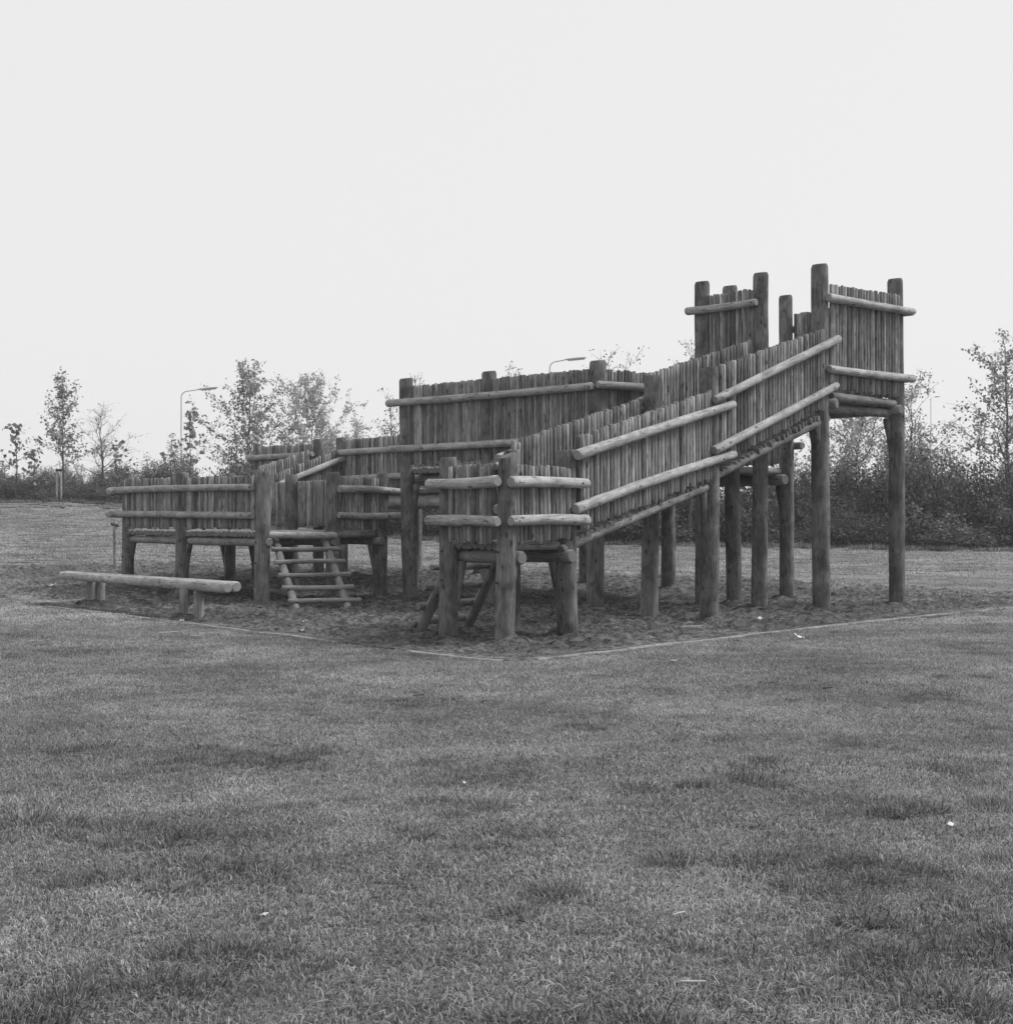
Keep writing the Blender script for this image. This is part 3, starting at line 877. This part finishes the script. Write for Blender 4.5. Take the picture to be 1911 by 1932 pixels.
tree(1168, 48, 652, 175, .45, 'sparse spreading treetop above the wall right of the central street lamp', 36, leaf=.11, step=.035, nbr=24, up=.8, twig=4, tone=.5)
tree(1300, 47, 638, 140, .45, 'sparse treetop peeking out left of the tower', 37, leaf=.11, step=.035, nbr=18, up=.9, twig=4, tone=.5)
tree(1612, 49.5, 690, 290, .30, 'forked young tree seen under the tower deck between its two front posts', 38, leaf=.12, step=.020, nbr=34, up=1.0, twig=6, tone=.75, mat='airy_leaf')
tree(1722, 50, 684, 170, .35, 'sparse slanting treetop just right of the tower', 39, leaf=.12, step=.04, nbr=18, up=.9, twig=4, tone=.5)
tree(1902, 49, 618, 150, .16, 'tall leafy young tree at the right edge of the picture', 40, leaf=.15, step=.022, nbr=38, up=1.0, twig=6, tone=.5)
tree(1850, 49, 770, 80, .3, 'short young tree left of the tall tree at the right edge', 41, leaf=.13, step=.03, nbr=20, up=.9, twig=4, tone=.6)

# shrubs
def shrub_proto(seed, h, wd, nst, leaf, step, mat, tone, up, spread):
    r = np.random.RandomState(seed)
    V, F, Lf = [], [], []
    for i in range(nst):
        az = r.rand() * 6.283; rad = wd * .5 * math.sqrt(r.rand())
        b = Vector((math.cos(az) * rad * .35, math.sin(az) * rad * .35, 0))
        hh = h * (.45 + .6 * r.rand()) * (1 - .35 * (rad / (wd * .5)) ** 2)
        tip = Vector((math.cos(az) * rad, math.sin(az) * rad, hh))
        q = []; m = 5
        for k in range(m + 1):
            t = k / m
            q.append(b.lerp(tip, t ** (1.0 + .5 * (1 - up))) + Vector((r.randn() * .04, r.randn() * .04, 0)))
            q[-1].z = hh * t
        tube(V, F, q, [.018 * (1 - .75 * k / m) for k in range(m + 1)], 4)
        for k in range(m):
            n_ = max(1, int((q[k + 1] - q[k]).length / step))
            for _ in range(n_):
                p = q[k].lerp(q[k + 1], r.rand()); s_ = spread * (1.25 - .7 * (k / m))
                Lf.append((p.x + r.randn() * s_, p.y + r.randn() * s_, max(.03, p.z + r.randn() * s_ * .6)))
    return (V, F, Lf, r, leaf, mat, tone)
def make_shrub(name, label, group, sp, cat='shrub'):
    V, F, Lf, r, leaf, mat, tone = sp
    e = empty(name, (0, 0, 0)); tag(e, label, cat, group)
    raw('stems', V, F, M['bark'], e, smooth=True)
    leaf_mesh('foliage', Lf, leaf, r, M[mat], e, tone, .6, .2)
    return e
def dup(e):
    c = e.copy(); C.objects.link(c)
    for ch in e.children:
        d = ch.copy(); C.objects.link(d); d.parent = c
    return c
bpy.context.view_layer.update()
dense_label = 'dense dark leafy shrub in the front row of the hedge behind the lawn'
airy_label = 'tall thin airy shrub with pale upright stems rising behind the dark hedge'
dense = [make_shrub('hedge_shrub', dense_label, 'dense shrubs of the hedge', shrub_proto(50 + i, 1.9, 2.0, 46, (.085, .10, .12, .09)[i], (.010, .011, .015, .010)[i], 'hedge_leaf', (.22, .40, .62, .30)[i], .4, .17)) for i in range(4)]
airy = [make_shrub('tall_shrub', airy_label, 'airy shrubs behind the hedge', shrub_proto(60 + i, 3.0, 1.7, 44, .085, .012, 'airy_leaf', .45, .9, .15)) for i in range(4)]
du = [False] * 4; au = [False] * 4
def put(lst, used, px, z, scale, hz):
    k = rnd.randrange(4)
    o = lst[k] if not used[k] else dup(lst[k])
    used[k] = True
    x, y = at(px, z)
    if lst is dense:
        lb, gr = (('dense dark shrub of the hedge on the far left, behind the staked tree', 'dense hedge shrubs on the left') if px < 300 else
                  ('dense dark shrub of the hedge seen over and under the low platform', 'dense hedge shrubs behind the low platform') if px < 760 else
                  ('dense dark shrub of the hedge seen beneath the ramp and middle platform', 'dense hedge shrubs behind the ramp') if px < 1400 else
                  ('dense dark leafy shrub of the hedge behind the tower legs and to their right', 'dense hedge shrubs on the right'))
    else:
        lb, gr = (('thin airy shrub with pale upright stems rising above the far left hedge', 'airy shrubs on the left') if px < 300 else
                  ('thin airy pale shrub rising above the low platform wall', 'airy shrubs behind the low platform') if px < 760 else
                  ('thin airy shrub above the hedge, behind the middle platform and ramp', 'airy shrubs behind the ramp') if px < 1400 else
                  ('tall thin airy shrub rising above the hedge around and right of the tower legs', 'airy shrubs on the right'))
    o['label'] = lb; o['group'] = gr
    o.location = (x, y, gh(x, y) - .04); o.rotation_euler = (0, 0, rnd.uniform(0, 6.283)); o.scale = (scale, scale, hz)
DX = [0, 215, 300, 480, 760, 1100, 1450, 1700, 1911]
DT = [893, 888, 872, 868, 880, 900, 892, 872, 880]          # top of the dark dense part
AX = [0, 60, 215, 300, 400, 480, 560, 700, 760, 1100, 1430, 1520, 1600, 1700, 1740, 1790, 1840, 1911]
AT = [850, 865, 855, 830, 825, 830, 815, 800, 810, 850, 850, 810, 800, 800, 775, 775, 845, 800]
px = -90
while px < 2010:
    zh = hedge_z((px - 955.5) / FPX)
    for row in range(3):
        z = zh + .9 + row * 1.3 + rnd.uniform(-.5, .5); q = px + rnd.uniform(-18, 18)
        x, y = at(q, z); hh = CAMH + (985 - np.interp(q, DX, DT)) / FPX * z - gh(x, y)
        hh *= rnd.uniform(.68, 1.18) * (rnd.uniform(.35, .85) if row == 0 else 1)
        put(dense, du, q, z, rnd.uniform(.85, 1.15), max(.35, hh / 1.9))
    px += 1.15 / zh * FPX
px = -80
while px < 2010:
    zh = hedge_z((px - 955.5) / FPX)
    for row in range(2):
        z = zh + 3.6 + row * 2.2 + rnd.uniform(-.7, .7); q = px + rnd.uniform(-22, 22)
        x, y = at(q, z); hh = CAMH + (985 - np.interp(q, AX, AT)) / FPX * z - gh(x, y)
        hh *= rnd.uniform(.70, 1.06)
        put(airy, au, q, z, rnd.uniform(.8, 1.15), max(.4, hh / 3.0))
    px += 1.25 / zh * FPX

# ------------------------------------------------------------------ street lamps
def lamp(px, z, topy, armdir, label, arml=1.5):
    x, y = at(px, z); g0 = gh(x, y); top = CAMH + (985 - topy) / FPX * z
    e = empty('street_lamp', (x, y, g0)); tag(e, label, 'street lamp', 'street lamps beyond the hedge')
    H = top - g0
    V, F = [], []
    tube(V, F, [(0, 0, -.3), (0, 0, H * .3), (0, 0, H - .45)], [.050, .040, .028], 12)
    raw('pole', V, F, M['steel'], e, smooth=True)
    d = Vector((math.cos(armdir), math.sin(armdir), 0))
    V, F = [], []
    pts_ = [(0, 0, H - .46)]
    for k in range(1, 6):
        a = k / 5 * math.pi / 2
        pts_.append(tuple(d * (.35 * (1 - math.cos(a))) + Vector((0, 0, H - .46 + .30 * math.sin(a)))))
    pts_.append(tuple(d * arml * .62 + Vector((0, 0, H - .08))))
    tube(V, F, pts_, [.027] * len(pts_), 10)
    raw('arm', V, F, M['steel'], e, smooth=True)
    # head: flattened tapered housing with a lens below
    n_ = Vector((-d.y, d.x, 0))
    V, F = [], []
    secs = [(.0, .04, .03), (.10, .08, .05), (.5, .13, .062), (.85, .11, .05), (.93, .05, .02)]
    for (s_, hw, hh) in secs:
        c = d * (arml * .6 + s_) + Vector((0, 0, H - .07 + s_ * .12))
        for j in range(10):
            th = 6.2832 * j / 10
            V.append(tuple(c + n_ * math.cos(th) * hw + Vector((0, 0, math.sin(th) * hh))))
    for i in range(len(secs) - 1):
        for j in range(10):
            j2 = (j + 1) % 10; F.append((i * 10 + j, i * 10 + j2, (i + 1) * 10 + j2, (i + 1) * 10 + j))
    raw('lamp_head', V, F, M['steel'], e, smooth=True)
    V, F = [], []
    for (s_, hw) in ((.14, .07), (.5, .12), (.86, .08)):
        c = d * (arml * .6 + s_) + Vector((0, 0, H - .07 + s_ * .12))
        for sg in (-1, 1): V.append(tuple(c + n_ * sg * hw + Vector((0, 0, -.055))))
        for sg in (1, -1): V.append(tuple(c + n_ * sg * hw * .8 + Vector((0, 0, -.085))))
    for i in range(2):
        for j in range(4):
            j2 = (j + 1) % 4; F.append((i * 4 + j, i * 4 + j2, i * 4 + 4 + j2, i * 4 + 4 + j))
    raw('lens', V, F, M['lens'], e)
lamp(342, 70, 731, R(8), 'street lamp with curved arm on the left, between the two groups of young trees', 1.35)
lamp(1037, 62, 674, R(12), 'street lamp with curved arm rising above the middle of the picket wall', 1.15)
lamp(1756, 105, 744, R(55), 'small distant street lamp right of the tower', 1.6)

# ------------------------------------------------------------------ small post at the left of the castle and litter
x_, y_ = at(217, 33.5)
e = empty('marker_post', (x_, y_, gh(x_, y_))); tag(e, 'thin short pale post on the grass behind the left end of the low platform', 'post')
mb = MB(); mb.log((0, 0, -.1), (0, 0, 1.1), .045, seg=10, rings=4); mb.build('shaft', M['rail'], e)
mb = MB(); mb.log((-.09, 0, 1.04), (.10, -.02, 1.0), .04, seg=10, rings=2); mb.build('cross_piece', M['post'], e)

def ground_at(px, y):
    z = CAMH * FPX / (y - 985)
    for _ in range(6):
        x_ = (px - 955.5) / FPX * z
        z = (CAMH - gh(x_, z)) * FPX / (y - 985)
    return ((px - 955.5) / FPX * z, z)
def scrap(px, y, size, label, seed):
    """crumpled sheet of paper"""
    r = np.random.RandomState(seed); x, z = ground_at(px, y)
    n = 7; V = []
    for i in range(n):
        for j in range(n):
            a, b = i / (n - 1) - .5, j / (n - 1) - .5
            V.append((a * size * (1 + .2 * r.rand()), b * size * .8 * (1 + .2 * r.rand()), size * (.12 + .24 * r.rand()) + size * .35 * abs(a)))
    idx_ = np.arange(n * n).reshape(n, n); F = gridfaces(n, n)
    o = raw('paper_scrap', V, F, M['paper']); o.location = (x, z, gh(x, z) + .02); o.rotation_euler = (r.randn() * .2, r.randn() * .2, r.rand() * 6)
    sm_ = o.modifiers.new('thickness', 'SOLIDIFY'); sm_.thickness = .0015
    tag(o, label, 'paper')
def stick(px, y, L, ang, rad, label, mat='stake'):
    x, z = ground_at(px, y); mb = MB()
    d = Vector((math.cos(ang), math.sin(ang), .05)) * L / 2
    n_ = 6
    mb.log(-d, d, rad, rad * .7, seg=8, rings=5, wob=1.5, bend=L * .03)
    o = mb.build('stick', M[mat]); o.location = (x, z, gh(x, z) + .035 + rad); tag(o, label, 'stick')
scrap(1505, 1209, .10, 'white paper scrap on the grass below the right ramp posts', 1)
scrap(1270, 1254, .06, 'small white scrap on the grass right of the pit corner', 2)
scrap(1792, 1568, .028, 'small white crumpled scrap on the open grass at the right', 3)
scrap(100, 1110, .12, 'pale scrap on the sand left of the bench', 4)
scrap(272, 1120, .08, 'white scrap on the sand behind the bench legs', 5)
scrap(490, 1151, .09, 'torn white scrap at the foot of the low platform corner post', 6)
scrap(567, 1196, .07, 'white scrap on the sand edge below the low ladder', 7)
scrap(343, 1177, .07, 'white scrap at the edging strip under the bench', 8)
scrap(1375, 1163, .07, 'white scrap on the sand beside the tall ramp post', 9)
scrap(1432, 1172, .07, 'white scrap on the sand in front of the tower posts', 10)
scrap(860, 1203, .05, 'tiny white scrap at the foot of the left pen post', 11)
scrap(875, 1486, .016, 'tiny white scrap on the grass in the middle of the foreground', 12)
scrap(499, 1741, .022, 'pale pebble-like scrap in the left foreground grass', 13)
stick(1280, 1745, .055, R(35), .0035, 'short pale stick lying slanted in the right foreground grass')
stick(1308, 1878, .075, R(-8), .004, 'flat pale splinter of wood near the bottom edge')
stick(574, 1178, .16, R(80), .012, 'pale stick standing up in the sand below the low ladder')
stick(318, 1200, .22, R(12), .008, 'white twig on the grass in front of the bench')
stick(372, 1206, .18, R(-20), .008, 'bent white twig on the grass right of the bench twig')
stick(66, 1217, .14, R(-5), .008, 'pale twig on the grass at the far left')
stick(1228, 1162, .24, R(8), .010, 'pale stick on the sand between the ramp posts')
stick(1298, 1190, .34, R(10), .012, 'pale lath on the sand along the right edging')
stick(1180, 1166, .12, R(60), .008, 'short pale stick at the foot of the rear ramp post')
stick(790, 1322, .10, R(35), .006, 'dark twig on the open grass below the pit corner', 'bark')
stick(1562, 1308, .08, R(5), .008, 'dark twig on the grass at the right of centre', 'bark')

# ------------------------------------------------------------------ haze in the air
hz = NT('haze_air')
pv = hz.n('ShaderNodeVolumePrincipled')
pv.inputs['Color'].default_value = (.97, .97, .97, 1)
pv.inputs['Density'].default_value = .0008
pv.inputs['Anisotropy'].default_value = .2
hz.l(pv.outputs[0], hz.out.inputs['Volume'])
x0, x1, y0, y1, z0, z1 = -312, 314, -314, 318, -1.2, 11.5
HV = [(x0, y0, z0), (x1, y0, z0), (x1, y1, z0), (x0, y1, z0), (x0, y0, z1), (x1, y0, z1), (x1, y1, z1), (x0, y1, z1)]
ho = raw('haze', HV, [(0, 3, 2, 1), (4, 5, 6, 7), (0, 1, 5, 4), (1, 2, 6, 5), (2, 3, 7, 6), (3, 0, 4, 7)], hz.m)
tag(ho, kind='stuff')
